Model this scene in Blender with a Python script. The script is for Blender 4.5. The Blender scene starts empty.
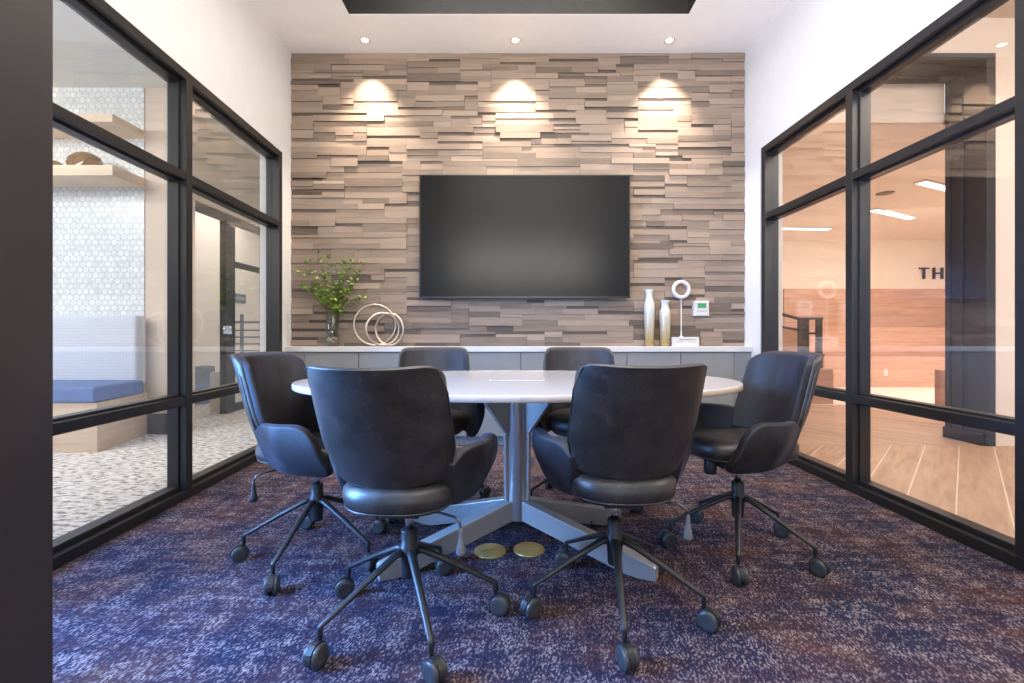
import bpy, bmesh, math, random
from mathutils import Vector, Matrix
PI = math.pi
sc = bpy.context.scene
C = sc.collection
random.seed(7)

# ------------------------------------------------------------------ materials
class NT:
    def __init__(s, name):
        s.m = bpy.data.materials.new(name); s.m.use_nodes = True
        s.t = s.m.node_tree; s.t.nodes.clear()
        s.out = s.n('ShaderNodeOutputMaterial')
    def n(s, typ, **kw):
        nd = s.t.nodes.new(typ)
        for k, v in kw.items():
            if k == 'ins':
                for a, b in v.items():
                    s.set(nd.inputs[a], b)
            else: setattr(nd, k, v)
        return nd
    def set(s, sock, v):
        if isinstance(v, bpy.types.NodeSocket): s.t.links.new(v, sock)
        elif isinstance(v, (tuple, list)) and len(v) == 3 and sock.type == 'RGBA': sock.default_value = (*v, 1)
        else: sock.default_value = v
    def coord(s, scale=(1, 1, 1), rot=(0, 0, 0), loc=(0, 0, 0), kind='Object'):
        tc = s.n('ShaderNodeTexCoord')
        mp = s.n('ShaderNodeMapping', ins={'Vector': tc.outputs[kind], 'Scale': scale, 'Rotation': rot, 'Location': loc})
        return mp.outputs[0]
    def noise(s, vec, scale=5, detail=2, rough=.5):
        return s.n('ShaderNodeTexNoise', ins={'Vector': vec, 'Scale': scale, 'Detail': detail, 'Roughness': rough}).outputs['Fac']
    def ramp(s, fac, stops, interp='LINEAR'):
        r = s.n('ShaderNodeValToRGB'); r.color_ramp.interpolation = interp
        el = r.color_ramp.elements
        while len(el) < len(stops): el.new(.5)
        for e, (p, c) in zip(el, stops):
            e.position = p; e.color = (*c, 1) if len(c) == 3 else c
        s.t.links.new(fac, r.inputs[0]); return r.outputs[0]
    def math(s, op, a, b=0.0, c=0.0):
        nd = s.n('ShaderNodeMath', operation=op)
        for i, v in enumerate((a, b, c)): s.set(nd.inputs[i], v)
        return nd.outputs[0]
    def mix(s, fac, a, b, mode='MIX'):
        nd = s.n('ShaderNodeMix', data_type='RGBA', blend_type=mode)
        s.set(nd.inputs['Factor'], fac); s.set(nd.inputs[6], a); s.set(nd.inputs[7], b)
        return nd.outputs[2]
    def bump(s, h, strength=.3, dist=.01):
        return s.n('ShaderNodeBump', ins={'Height': h, 'Strength': strength, 'Distance': dist}).outputs[0]
    def bsdf(s, **k):
        b = s.n('ShaderNodeBsdfPrincipled')
        names = {'col': 'Base Color', 'rough': 'Roughness', 'metal': 'Metallic', 'normal': 'Normal', 'coat': 'Coat Weight',
                 'sheen': 'Sheen Weight', 'sheenr': 'Sheen Roughness', 'sheent': 'Sheen Tint', 'emc': 'Emission Color', 'ems': 'Emission Strength',
                 'trans': 'Transmission Weight', 'ior': 'IOR', 'spec': 'Specular IOR Level', 'coatr': 'Coat Roughness', 'alpha': 'Alpha', 'ss': 'Subsurface Weight'}
        for a, v in k.items(): s.set(b.inputs[names[a]], v)
        s.t.links.new(b.outputs[0], s.out.inputs[0]); return b
M = {}
def simple(name, col, rough=.5, var=.06, scale=8, bump=0.0, bscale=60, **k):
    t = NT(name); v = t.coord()
    n = t.noise(v, scale, 3)
    lo = tuple(max(0, c * (1 - var)) for c in col); hi = tuple(min(1, c * (1 + var)) for c in col)
    c = t.ramp(n, [(.3, lo), (.7, hi)])
    if bump: k['normal'] = t.bump(t.noise(v, bscale, 2), bump, .004)
    t.bsdf(col=c, rough=rough, **k); M[name] = t.m; return t.m

simple('white_paint', (.75, .735, .72), .65, .015)
simple('ceiling_paint', (.93, .91, .89), .7, .015)
simple('tray_black', (.016, .0145, .014), .6)
simple('frame_black', (.015, .0142, .0148), .38, .15, 4)
simple('jamb_brown', (.032, .026, .026), .45, .12, 3)
simple('cabinet_grey', (.23, .232, .235), .45, .03)
simple('counter_white', (.62, .61, .60), .25, .02)
simple('plastic_black', (.018, .018, .02), .42, .1)
simple('tyre_grey', (.045, .047, .05), .35, .1)
simple('chrome', (.75, .76, .78), .15, .02, metal=1.0)
simple('table_steel', (.46, .445, .43), .32, .04, metal=.45)
simple('tube_steel', (.66, .62, .60), .30, .04, metal=.8)
simple('lever_metal', (.12, .12, .13), .3, .05, metal=.8)
simple('ring_metal', (.62, .51, .43), .38, .05, metal=.8)
simple('white_ceramic', (.62, .605, .59), .35, .02)
simple('gold_cover', (.62, .44, .14), .38, .08, 40, metal=.65)
simple('shelf_wood', (.72, .56, .40), .5, .08, 3)
simple('cream_wall', (.80, .70, .60), .7, .02)
simple('lobby_ceiling', (.93, .86, .80), .7, .01)
simple('pale_wall', (.78, .80, .76), .7, .02)
simple('bench_blue', (.13, .20, .42), .8, .1, 5)
simple('wall_reflection_tint', (.66, .54, .44), .6, .05, 2)  # reflection of the strip wall put into this wall's colour
simple('dark_base', (.09, .085, .085), .5)
simple('bin_blue', (.05, .08, .42), .5)
simple('bag_black', (.02, .02, .022), .25)
simple('stem_brown', (.16, .10, .06), .7)
simple('portal_dark', (.030, .028, .030), .5, .1)
simple('letter_dark', (.05, .045, .05), .5)
simple('amber_glass', (.20, .11, .035), .12, .3, 12, coat=.5)
simple('lobby_tile', (.80, .72, .64), .4, .03)
simple('screen_green', (.06, .28, .12), .3)
simple('text_grey', (.25, .24, .25), .6)
simple('paper_white', (.60, .585, .56), .6, .01)

# thin architectural glass
def glassmat(name, tint=(.97, .975, .975), ior=1.78):
    t = NT(name)
    tr = t.n('ShaderNodeBsdfTransparent', ins={'Color': tint})
    gl = t.n('ShaderNodeBsdfGlossy', ins={'Color': (1, 1, 1), 'Roughness': 0.0})
    geo = t.n('ShaderNodeNewGeometry')   # same reflectance on both faces of the pane
    fr = t.n('ShaderNodeFresnel', ins={'IOR': t.math('MULTIPLY_ADD', geo.outputs['Backfacing'], 1 / ior - ior, ior)})
    mx = t.n('ShaderNodeMixShader', ins={0: fr.outputs[0]})
    t.t.links.new(tr.outputs[0], mx.inputs[1]); t.t.links.new(gl.outputs[0], mx.inputs[2])
    t.t.links.new(mx.outputs[0], t.out.inputs[0]); M[name] = t.m
glassmat('pane_glass'); glassmat('vase_glass', (.90, .95, .96), 1.5)
t = NT('clear_plastic'); t.bsdf(col=t.ramp(t.noise(t.coord(), 30), [(.3, (.34, .34, .36)), (.7, (.42, .42, .44))]), rough=.12, trans=.6); M['clear_plastic'] = t.m

def emit(name, col, s):
    t = NT(name); e = t.n('ShaderNodeEmission', ins={'Color': (*col, 1), 'Strength': s})
    t.t.links.new(e.outputs[0], t.out.inputs[0]); M[name] = t.m
emit('lamp_glow', (1, .93, .82), 6.0)
emit('linear_glow', (1, .93, .84), 3.5)

# leather
t = NT('leather'); v = t.coord()
n1 = t.noise(v, 14, 6, .7); n2 = t.noise(t.coord(scale=(1, 1, .25), rot=(0, .5, .3)), 55, 4, .75)
c = t.ramp(n1, [(.34, (.010, .0085, .008)), (.66, (.040, .033, .030))])
n3 = t.noise(v, 7, 3, .55)
ln = t.math('MULTIPLY', t.math('LESS_THAN', t.math('ABSOLUTE', t.math('SUBTRACT', n3, .52)), .0035), t.math('MULTIPLY_ADD', n2, 1.2, -.3))
c = t.mix(ln, c, (.10, .09, .085))
c = t.mix(t.ramp(n2, [(.60, (0, 0, 0)), (.74, (.5, .5, .5))]), c, (.09, .082, .08))
t.bsdf(col=c, rough=t.math('MULTIPLY_ADD', n1, .2, .34), normal=t.bump(t.noise(v, 160, 3), .15, .002), spec=.75, coat=.3, coatr=.48)
M['leather'] = t.m
# velvet
t = NT('velvet'); v = t.coord(scale=(1, 1, .45))
n1 = t.noise(v, 9, 4, .65); n2 = t.noise(v, 40, 3, .6)
c = t.ramp(n1, [(.38, (.009, .007, .008)), (.62, (.022, .020, .028))])
t.bsdf(col=c, rough=.62, sheen=t.math('MULTIPLY_ADD', t.ramp(n1, [(.4, (0, 0, 0)), (.62, (1, 1, 1))]), .16, .03), sheenr=.35, sheent=(.45, .5, .75, 1), normal=t.bump(n1, .25, .01))
M['velvet'] = t.m

# carpet of the meeting room
t = NT('carpet_blue')
big = t.noise(t.coord(scale=(1, 1.4, 1), rot=(0, 0, .3)), 2.6, 4, .6)
m1 = t.noise(t.coord(scale=(.38, 1.5, 1), rot=(0, 0, .62)), 13, 3, .65); m2 = t.noise(t.coord(scale=(1.4, .4, 1), rot=(0, 0, .35)), 12, 3, .65)
mid = t.math('ADD', t.math('MULTIPLY', m1, .55), t.math('MULTIPLY', m2, .45))
def stitch(rot, sx_, sy_):
    vv = t.coord(rot=(0, 0, rot)); sp = t.n('ShaderNodeSeparateXYZ', ins={0: vv})
    fx = t.math('FLOOR', t.math('DIVIDE', sp.outputs[0], sx_))
    fy = t.math('FLOOR', t.math('ADD', t.math('DIVIDE', sp.outputs[1], sy_), t.math('MULTIPLY', fx, .5)))
    wn = t.n('ShaderNodeTexWhiteNoise', noise_dimensions='2D'); t.set(wn.inputs['Vector'], t.n('ShaderNodeCombineXYZ', ins={0: fx, 1: fy}).outputs[0])
    return wn.outputs[0]
st = t.math('ADD', t.math('MULTIPLY', stitch(.30, .0042, .0085), .62), t.math('MULTIPLY', t.noise(t.coord(), 150, 1), .38))
base = t.ramp(big, [(.32, (.017, .024, .056)), (.46, (.030, .024, .048)), (.56, (.056, .032, .044)), (.68, (.085, .042, .036))])
f = t.math('ADD', t.math('MULTIPLY', st, .56), t.math('MULTIPLY', mid, .90))
lite = t.ramp(f, [(.765, (0, 0, 0)), (.985, (1, 1, 1))])
c = t.mix(t.math('MULTIPLY', lite, .8), base, (.34, .275, .27))
c = t.mix(t.ramp(f, [(.50, (.7, .7, .7)), (.66, (0, 0, 0))]), c, (.008, .008, .016))
t.bsdf(col=c, rough=.95, normal=t.bump(st, .35, .004), spec=.1); M['carpet_blue'] = t.m

# pebble carpet
t = NT('carpet_pebble'); v = t.coord(scale=(.85, 1.7, 1), rot=(0, 0, .25))
n = t.noise(v, 21, 2, .55)
c = t.ramp(n, [(.34, (.24, .225, .22)), (.44, (.56, .535, .53)), (.53, (.80, .78, .78)), (.66, (.88, .865, .86))])
t.bsdf(col=c, rough=.95, normal=t.bump(n, .5, .01)); M['carpet_pebble'] = t.m

# chevron wood floor
t = NT('wood_chevron')
tc = t.n('ShaderNodeTexCoord'); sp = t.n('ShaderNodeSeparateXYZ', ins={0: tc.outputs['Object']})
X, Y = sp.outputs[0], sp.outputs[1]
vv = t.math('SUBTRACT', Y, 3.95)
pp = t.math('PINGPONG', vv, 2.3)
s_ = t.math('ADD', X, pp)
q = t.math('DIVIDE', t.math('ADD', s_, .005), .30)
fl = t.math('FLOOR', q); fr = t.math('FRACT', q)
seam = t.math('LESS_THAN', fr, .035)
side = t.math('GREATER_THAN', vv, 0.0)
h = t.n('ShaderNodeTexWhiteNoise', noise_dimensions='2D')
cx = t.n('ShaderNodeCombineXYZ', ins={0: fl, 1: side}); t.set(h.inputs['Vector'], cx.outputs[0])
gr = t.n('ShaderNodeCombineXYZ', ins={0: t.math('MULTIPLY', s_, 14), 1: t.math('MULTIPLY', t.math('SUBTRACT', X, pp), 1.3), 2: fl})
g = t.noise(gr.outputs[0], 1.0, 5, .65)
c = t.ramp(g, [(.32, (.30, .18, .115)), (.52, (.50, .325, .22)), (.7, (.64, .44, .31))])
c = t.mix(t.math('MULTIPLY', h.outputs[0], .35), c, (.72, .52, .38))
c = t.mix(seam, c, (.85, .74, .62))
t.bsdf(col=c, rough=.42); M['wood_chevron'] = t.m

# bleacher wood
def woodmat(name, a, b, c3, sx=1, ph=.16):
    t = NT(name)
    tc = t.n('ShaderNodeTexCoord'); sp = t.n('ShaderNodeSeparateXYZ', ins={0: tc.outputs['Object']})
    row = t.math('FLOOR', t.math('DIVIDE', sp.outputs[2], ph))
    wn = t.n('ShaderNodeTexWhiteNoise', noise_dimensions='1D', ins={'W': row})
    cv = t.n('ShaderNodeCombineXYZ', ins={0: t.math('ADD', t.math('MULTIPLY', sp.outputs[0], .9), t.math('MULTIPLY', row, 3.7)), 1: sp.outputs[1], 2: t.math('MULTIPLY', sp.outputs[2], 12)})
    g = t.noise(cv.outputs[0], 1.6, 5, .65)
    c = t.ramp(g, [(.3, a), (.5, b), (.72, c3)])
    c = t.mix(t.math('MULTIPLY', wn.outputs[0], .3), c, tuple(x * .7 for x in a))
    t.bsdf(col=c, rough=.5); M[name] = t.m
woodmat('wood_bleacher', (.46, .26, .17), (.58, .355, .255), (.66, .43, .32))
woodmat('wood_pale', (.58, .42, .29), (.68, .52, .38), (.74, .60, .46), ph=.5)

# stone/wood strip cladding, tone comes from per-strip attribute
t = NT('strip_cladding')
at = t.n('ShaderNodeAttribute', attribute_name='tone')
v = t.coord(scale=(1.0, 1, 16)); g = t.noise(v, 3.2, 5, .65)
f = t.math('ADD', t.math('MULTIPLY', at.outputs['Fac'], .72), t.math('MULTIPLY', g, .36))
c = t.ramp(f, [(.12, (.052, .040, .035)), (.34, (.128, .094, .071)), (.52, (.235, .174, .132)), (.72, (.32, .240, .182)), (.95, (.41, .325, .252))])
t.bsdf(col=c, rough=.62, normal=t.bump(g, .2, .004)); M['strip_cladding'] = t.m

# penny tile
t = NT('penny_tile')
tc = t.n('ShaderNodeTexCoord'); sp = t.n('ShaderNodeSeparateXYZ', ins={0: tc.outputs['Object']})
S = .062
def hexd(ox, oy):
    u = t.math('SUBTRACT', t.math('FRACT', t.math('ADD', t.math('DIVIDE', sp.outputs[0], S), ox)), .5)
    w = t.math('MULTIPLY', t.math('SUBTRACT', t.math('FRACT', t.math('ADD', t.math('DIVIDE', sp.outputs[2], S * 1.732), oy)), .5), 1.732)
    return t.math('SQRT', t.math('ADD', t.math('MULTIPLY', u, u), t.math('MULTIPLY', w, w)))
d = t.math('MINIMUM', hexd(0, 0), hexd(.5, .5))
msk = t.math('LESS_THAN', d, .43)
wn = t.noise(t.coord(), 14, 2, .8)
c = t.mix(msk, (.60, .64, .66), t.ramp(wn, [(.35, (.66, .69, .70)), (.65, (.88, .90, .90))]))
t.bsdf(col=c, rough=.25, normal=t.bump(msk, .2, .004)); M['penny_tile'] = t.m

# bench grid fabric
t = NT('grid_fabric')
tc = t.n('ShaderNodeTexCoord'); sp = t.n('ShaderNodeSeparateXYZ', ins={0: tc.outputs['Object']})
a = t.math('LESS_THAN', t.math('FRACT', t.math('MULTIPLY', sp.outputs[0], 36)), .25)
b = t.math('LESS_THAN', t.math('FRACT', t.math('MULTIPLY', sp.outputs[2], 36)), .25)
c = t.mix(t.math('MAXIMUM', a, b), (.66, .69, .76), (.56, .60, .69))
t.bsdf(col=c, rough=.9); M['grid_fabric'] = t.m

# table top
t = NT('table_white'); v = t.coord()
t.bsdf(col=t.ramp(t.noise(v, 5, 2), [(.3, (.68, .66, .645)), (.7, (.71, .69, .675))]), rough=.12, coat=.3, coatr=.05); M['table_white'] = t.m
simple('table_edge', (.64, .50, .40), .35, .03)
# tv
t = NT('tv_screen'); t.bsdf(col=t.ramp(t.noise(t.coord(), 3), [(.3, (.008, .008, .008)), (.7, (.010, .010, .010))]), rough=.26, spec=.2); M['tv_screen'] = t.m
simple('tv_bezel', (.012, .012, .012), .3)
# leaves
t = NT('leaf_green'); t.bsdf(col=t.ramp(t.noise(t.coord(), 22, 2), [(.35, (.05, .15, .015)), (.5, (.17, .33, .03)), (.68, (.45, .50, .08))]), rough=.5, trans=0.0); M['leaf_green'] = t.m
# bottle: pearly white fading to gold near the foot (the glaze itself)
t = NT('pearl_gold')
tc = t.n('ShaderNodeTexCoord'); sp = t.n('ShaderNodeSeparateXYZ', ins={0: tc.outputs['Object']})
nz = t.noise(t.coord(scale=(6, 6, 1)), 5, 2)
f = t.math('ADD', t.math('MULTIPLY', sp.outputs[2], 2.4), t.math('MULTIPLY', t.math('SUBTRACT', nz, .5), .5))
c = t.ramp(f, [(.10, (.36, .25, .10)), (.5, (.50, .43, .31)), (.95, (.62, .64, .64))])
t.bsdf(col=c, rough=.14, coat=.5); M['pearl_gold'] = t.m
t = NT('pebbles'); vv_ = t.n('ShaderNodeTexVoronoi', ins={'Vector': t.coord(), 'Scale': 55.0})
t.bsdf(col=t.ramp(vv_.outputs['Color'], [(.2, (.10, .06, .05)), (.6, (.42, .22, .12)), (.9, (.62, .48, .36))]), rough=.4); M['pebbles'] = t.m

# ------------------------------------------------------------------ mesh builder
class MB:
    def __init__(s): s.bm = bmesh.new()
    def face(s, pts, mi=0):
        f = s.bm.faces.new([s.bm.verts.new(p) for p in pts]); f.material_index = mi; return f
    def prism(s, pts, vec, mi=0):
        a = [s.bm.verts.new(p) for p in pts]; v = Vector(vec)
        b = [s.bm.verts.new(Vector(p) + v) for p in pts]
        n = len(a); fs = [s.bm.faces.new(a[::-1]), s.bm.faces.new(b)]
        for i in range(n): fs.append(s.bm.faces.new((a[i], a[(i + 1) % n], b[(i + 1) % n], b[i])))
        for f in fs: f.material_index = mi
        return fs
    def box(s, x0, x1, y0, y1, z0, z1, mi=0):
        return s.prism([(x0, y0, z0), (x1, y0, z0), (x1, y1, z0), (x0, y1, z0)], (0, 0, z1 - z0), mi)
    def rings(s, rings, cap=True, closed=True, mi=0, smooth=True):
        R = [[s.bm.verts.new(p) for p in r] for r in rings]; n = len(R[0])
        for a, b in zip(R, R[1:]):
            for i in range(n if closed else n - 1):
                j = (i + 1) % n
                f = s.bm.faces.new((a[i], a[j], b[j], b[i])); f.smooth = smooth; f.material_index = mi
        if cap:
            for r, rev in ((R[0], 1), (R[-1], 0)):
                f = s.bm.faces.new(r[::-1] if rev else r); f.material_index = mi
        return R
    def lathe(s, prof, c=(0, 0, 0), seg=32, axis='z', cap=True, mi=0):
        rr = []
        for r, h in prof:
            ring = []
            for i in range(seg):
                a = 2 * PI * i / seg; x, y = max(r, 1e-4) * math.cos(a), max(r, 1e-4) * math.sin(a)
                p = {'z': (x, y, h), 'x': (h, x, y), 'y': (y, h, x)}[axis]
                ring.append((p[0] + c[0], p[1] + c[1], p[2] + c[2]))
            rr.append(ring)
        s.rings(rr, cap, mi=mi)
    def tube(s, pts, rad, seg=12, closed=False, mi=0, flat=1.0):
        pts = [Vector(p) for p in pts]; n = len(pts)
        rads = rad if isinstance(rad, (list, tuple)) else [rad] * n
        up = Vector((0, 0, 1)); rr = []; prev = None
        for i, p in enumerate(pts):
            if closed: d = pts[(i + 1) % n] - pts[i - 1]
            else: d = pts[min(i + 1, n - 1)] - pts[max(i - 1, 0)]
            d.normalize()
            if prev is None:
                a = d.cross(up)
                if a.length < .05: a = d.cross(Vector((0, 1, 0)))
            else: a = prev - d * prev.dot(d)
            a.normalize(); prev = a; b = d.cross(a)
            rr.append([tuple(p + a * rads[i] * math.cos(2 * PI * k / seg) + b * rads[i] * flat * math.sin(2 * PI * k / seg)) for k in range(seg)])
        if closed: rr.append(rr[0])
        s.rings(rr, not closed, mi=mi)
    def sphere(s, c, r, seg=16, rg=10, sc_=(1, 1, 1)):
        s.rings([[(c[0] + r * sc_[0] * math.sin(PI * j / rg) * math.cos(2 * PI * i / seg) + 1e-6, c[1] + r * sc_[1] * math.sin(PI * j / rg) * math.sin(2 * PI * i / seg), c[2] + r * sc_[2] * math.cos(PI * j / rg)) for i in range(seg)]
                 for j in [.03] + list(range(1, rg)) + [rg - .03]])
    def build(s, name, mats, parent=None, loc=None, bevel=0, subsurf=0, solid=None, rotz=0, segs=2):
        bmesh.ops.remove_doubles(s.bm, verts=s.bm.verts, dist=1e-6)
        bmesh.ops.recalc_face_normals(s.bm, faces=s.bm.faces)
        me = bpy.data.meshes.new(name); s.bm.to_mesh(me); s.bm.free()
        if not isinstance(mats, (list, tuple)): mats = [mats]
        for m in mats: me.materials.append(M[m])
        o = bpy.data.objects.new(name, me); C.objects.link(o)
        if parent: o.parent = parent
        if loc: o.location = loc
        o.rotation_euler.z = rotz
        if solid:
            md = o.modifiers.new('solid', 'SOLIDIFY'); md.thickness = solid; md.offset = -1; md.use_even_offset = True
        if bevel:
            md = o.modifiers.new('bevel', 'BEVEL'); md.width = bevel; md.segments = segs; md.limit_method = 'ANGLE'; md.angle_limit = math.radians(40); md.harden_normals = False
        if subsurf:
            md = o.modifiers.new('sub', 'SUBSURF'); md.levels = subsurf; md.render_levels = subsurf
            for p in me.polygons: p.use_smooth = True
        return o

def tag(o, label=None, cat=None, group=None, kind=None):
    if label: o['label'] = label
    if cat: o['category'] = cat
    if group: o['group'] = group
    if kind: o['kind'] = kind
    return o
def thing(name, loc, label, cat, rz=0, group=None, kind=None):
    o = bpy.data.objects.new(name, None); C.objects.link(o); o.empty_display_size = .1
    o.location = loc; o.rotation_euler.z = rz
    return tag(o, label, cat, group, kind)
def struct(o, label, cat): return tag(o, label, cat, kind='structure')
def dup(o, parent=None):
    c = o.copy(); C.objects.link(c)
    if parent: c.parent = parent
    for ch in list(o.children): dup(ch, c)
    return c

# ------------------------------------------------------------------ camera
F, CX, CY, H = 450.0, 515.0, 334.0, .98
cam = bpy.data.cameras.new('camera'); co = bpy.data.objects.new('camera', cam); C.objects.link(co)
co.location = (0, 0, H); co.rotation_euler = (PI / 2, 0, 0)
cam.lens = F / 1024 * 36; cam.sensor_width = 36; cam.shift_x = -3 / 1024; cam.shift_y = -7.5 / 1024; cam.clip_start = .02; cam.clip_end = 80
sc.camera = co

# ------------------------------------------------------------------ room shell
LX = lambda y: -1.911 - .046 * (y - 1.865)      # room face of the left side wall
RX = lambda y: 2.095 - .014 * (y - 1.861)       # room face of the right side wall
CEIL = 3.502; YB = 4.06; YP = 3.93; YF = .40
b = MB(); b.prism([(LX(YF) - .13, YF - 4, -.1), (RX(YF) + .13, YF - 4, -.1), (RX(YB), YB + .2, -.1), (LX(YB), YB + .2, -.1)], (0, 0, .1))
struct(b.build('floor', 'carpet_blue'), 'blue and purple woven carpet of the meeting room', 'floor')
# ceiling with the black tray recess
b = MB(); z0, z1 = CEIL, CEIL + .12
T = (-1.31, 1.37, 1.15, 3.55)
b.box(-2.12, T[0], -1, YB + .25, z0, z1); b.box(T[1], 2.16, -1, YB + .25, z0, z1)
b.box(T[0], T[1], -1, T[2], z0, z1); b.box(T[0], T[1], T[3], YB + .25, z0, z1)
struct(b.build('ceiling', 'ceiling_paint'), 'white ceiling of the meeting room', 'ceiling')
b = MB(); d = .55
b.box(T[0] - .03, T[0] + .004, T[2], T[3], z0 + .003, z0 + d); b.box(T[1] - .004, T[1] + .03, T[2], T[3], z0 + .003, z0 + d)
b.box(T[0] - .03, T[1] + .03, T[3] - .004, T[3] + .03, z0 + .003, z0 + d); b.box(T[0] - .03, T[1] + .03, T[2] - .03, T[2] + .004, z0 + .003, z0 + d)
b.box(T[0] - .03, T[1] + .03, T[2] - .03, T[3] + .03, z0 + d, z0 + d + .03)
struct(b.build('trim_1', 'tray_black'), 'black painted tray recess in the ceiling', 'ceiling recess')

def side_wall(name, fx, sgn, yend, WT, win0, label):
    """drywall round the window opening: header above, end pier, near part."""
    b = MB()
    def pr(y0, y1, za, zb):
        b.prism([(fx(y0), y0, za), (fx(y1), y1, za), (fx(y1) + sgn * WT, y1, za), (fx(y0) + sgn * WT, y0, za)], (0, 0, zb - za))
    pr(win0, yend, 2.54, CEIL); pr(yend, YP, 0, CEIL)
    pr(YP, YB + .2, 0, CEIL)
    return struct(b.build(name, 'white_paint'), label, 'wall')
side_wall('wall_left', LX, -1, 3.868, .19, .75, 'white painted wall over the left interior windows')
side_wall('wall_right', RX, 1, 3.80, .19, .75, 'white painted wall over the right interior windows')

def side_window(name, fx, sgn, jambs, zt, zr, label):
    """black steel interior window. jambs = list of mullion centres, first nearest."""
    W = .055; D = .11
    root = thing(name, (0, 0, 0), label, 'window', kind='structure')
    def pr(b, y0, y1, za, zb, d0=0, d1=D):
        b.prism([(fx(y0) + sgn * d0, y0, za), (fx(y1) + sgn * d0, y1, za), (fx(y1) + sgn * d1, y1, za), (fx(y0) + sgn * d1, y0, za)], (0, 0, zb - za))
    ya, yb = jambs[0] - W / 2, jambs[-1] + W / 2
    b = MB(); pr(b, ya, yb, 0, .055, -.004); pr(b, ya, yb, .055, .08, .035)
    pr(b, ya, yb, 2.54 - W, 2.54, -.004); pr(b, ya, yb, 2.54 - W - .02, 2.54 - W, .035)
    for j in (jambs[0], jambs[-1]): pr(b, j - W / 2, j + W / 2, .05, 2.5, -.004)
    b.build('frame', 'frame_black', root, bevel=.003)
    for j in jambs[1:-1]:
        b = MB(); pr(b, j - W / 2, j + W / 2, .055, 2.54 - W, -.006); pr(b, j - W / 2 - .012, j + W / 2 + .012, .056, 2.54 - W, .035, D - .01)
        b.build('mullion', 'frame_black', root, bevel=.003)
    for k, z in enumerate((zr, zt)):
        for a, c in zip(jambs, jambs[1:]):
            b = MB(); pr(b, a + W / 2, c - W / 2, z - .024, z + .024, -.002); pr(b, a + W / 2, c - W / 2, z - .036, z + .036, .035, D - .01)
            b.build('transom', 'frame_black', root, bevel=.003)
    for a, c in zip(jambs, jambs[1:]):
        for z0_, z1_ in ((.08, zr - .036), (zr + .036, zt - .036), (zt + .036, 2.54 - W - .02)):
            b = MB(); pr(b, a + W / 2, c - W / 2, z0_, z1_, .055, .061)
            b.build('window_pane', 'pane_glass', root)
    return root
side_window('window_1', LX, -1, [.78, 1.53, 2.687, 3.84], 1.915, .585, 'black steel framed interior window in the left wall')
side_window('window_2', RX, 1, [.91, 1.855, 2.80, 3.746], 1.955, .58, 'black steel framed interior window in the right wall')

# door jamb on the near left
b = MB(); b.box(-1.16, -1.0, .36, .976, 0, CEIL)
b.box(-1.012, -.992, .60, .66, 0, CEIL)
struct(b.build('door_1', 'jamb_brown', bevel=.004), 'dark brown metal door jamb at the near left edge', 'door frame')
b = MB(); b.box(-2.2, -1.16, .42, .72, 0, CEIL); b.box(-2.3, 2.4, -1.2, .36, 3.0, CEIL)
struct(b.build('wall_front', 'white_paint'), 'white wall around the doorway behind the camera', 'wall')

# strip cladding back wall
random.seed(11)
X0, X1 = LX(YB) + .002, RX(YB) - .002
bm = bmesh.new(); lay = bm.faces.layers.float.new('tone_f')
U = .0255; ncol = 102; nrow = int((CEIL - .83) / U) + 1; cw = (X1 - X0) / ncol
occ = [[False] * ncol for _ in range(nrow)]
strips = []
for r in range(nrow):
    c0 = 0
    while c0 < ncol:
        if occ[r][c0]: c0 += 1; continue
        run = 0
        while c0 + run < ncol and not occ[r][c0 + run]: run += 1
        hgt = random.choices((1, 2, 3), (.26, .66, .08))[0]
        ln = min(run, random.randint(4, 11) if hgt == 1 else random.randint(4, 16))
        if run - ln < 3: ln = run
        hgt = min(hgt, nrow - r)
        for rr in range(r, r + hgt):
            for cc in range(c0, c0 + ln): occ[rr][cc] = True
        strips.append((c0, ln, r, hgt)); c0 += ln
b = MB(); tl = b.bm.faces.layers.float.new('tone')
for c0, ln, r, hgt in strips:
    dep = random.choices((.0, .004, .008, .013), (.2, .3, .3, .2))[0] + random.random() * .004
    tone = min(1, max(.05, random.gauss(.52, .145)))
    if hgt == 1 and random.random() < .55: dep = 0; tone = random.uniform(.0, .25)
    g = .0008
    x0, x1 = X0 + c0 * cw + g, X0 + (c0 + ln) * cw - g
    za, zb = CEIL - (r + hgt) * U + g, CEIL - r * U - g
    za = max(za, .83)
    for f in b.box(x0, x1, YB - .012 - dep, YB + .02, za, zb): f[tl] = tone
for f in b.box(X0 - .02, X1 + .02, YB + .01, YB + .1, 0, CEIL): f[tl] = .05
struct(b.build('wall_back', 'strip_cladding'), 'feature wall of stacked taupe strips behind the television', 'wall')
print('strips', len(strips))

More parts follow.
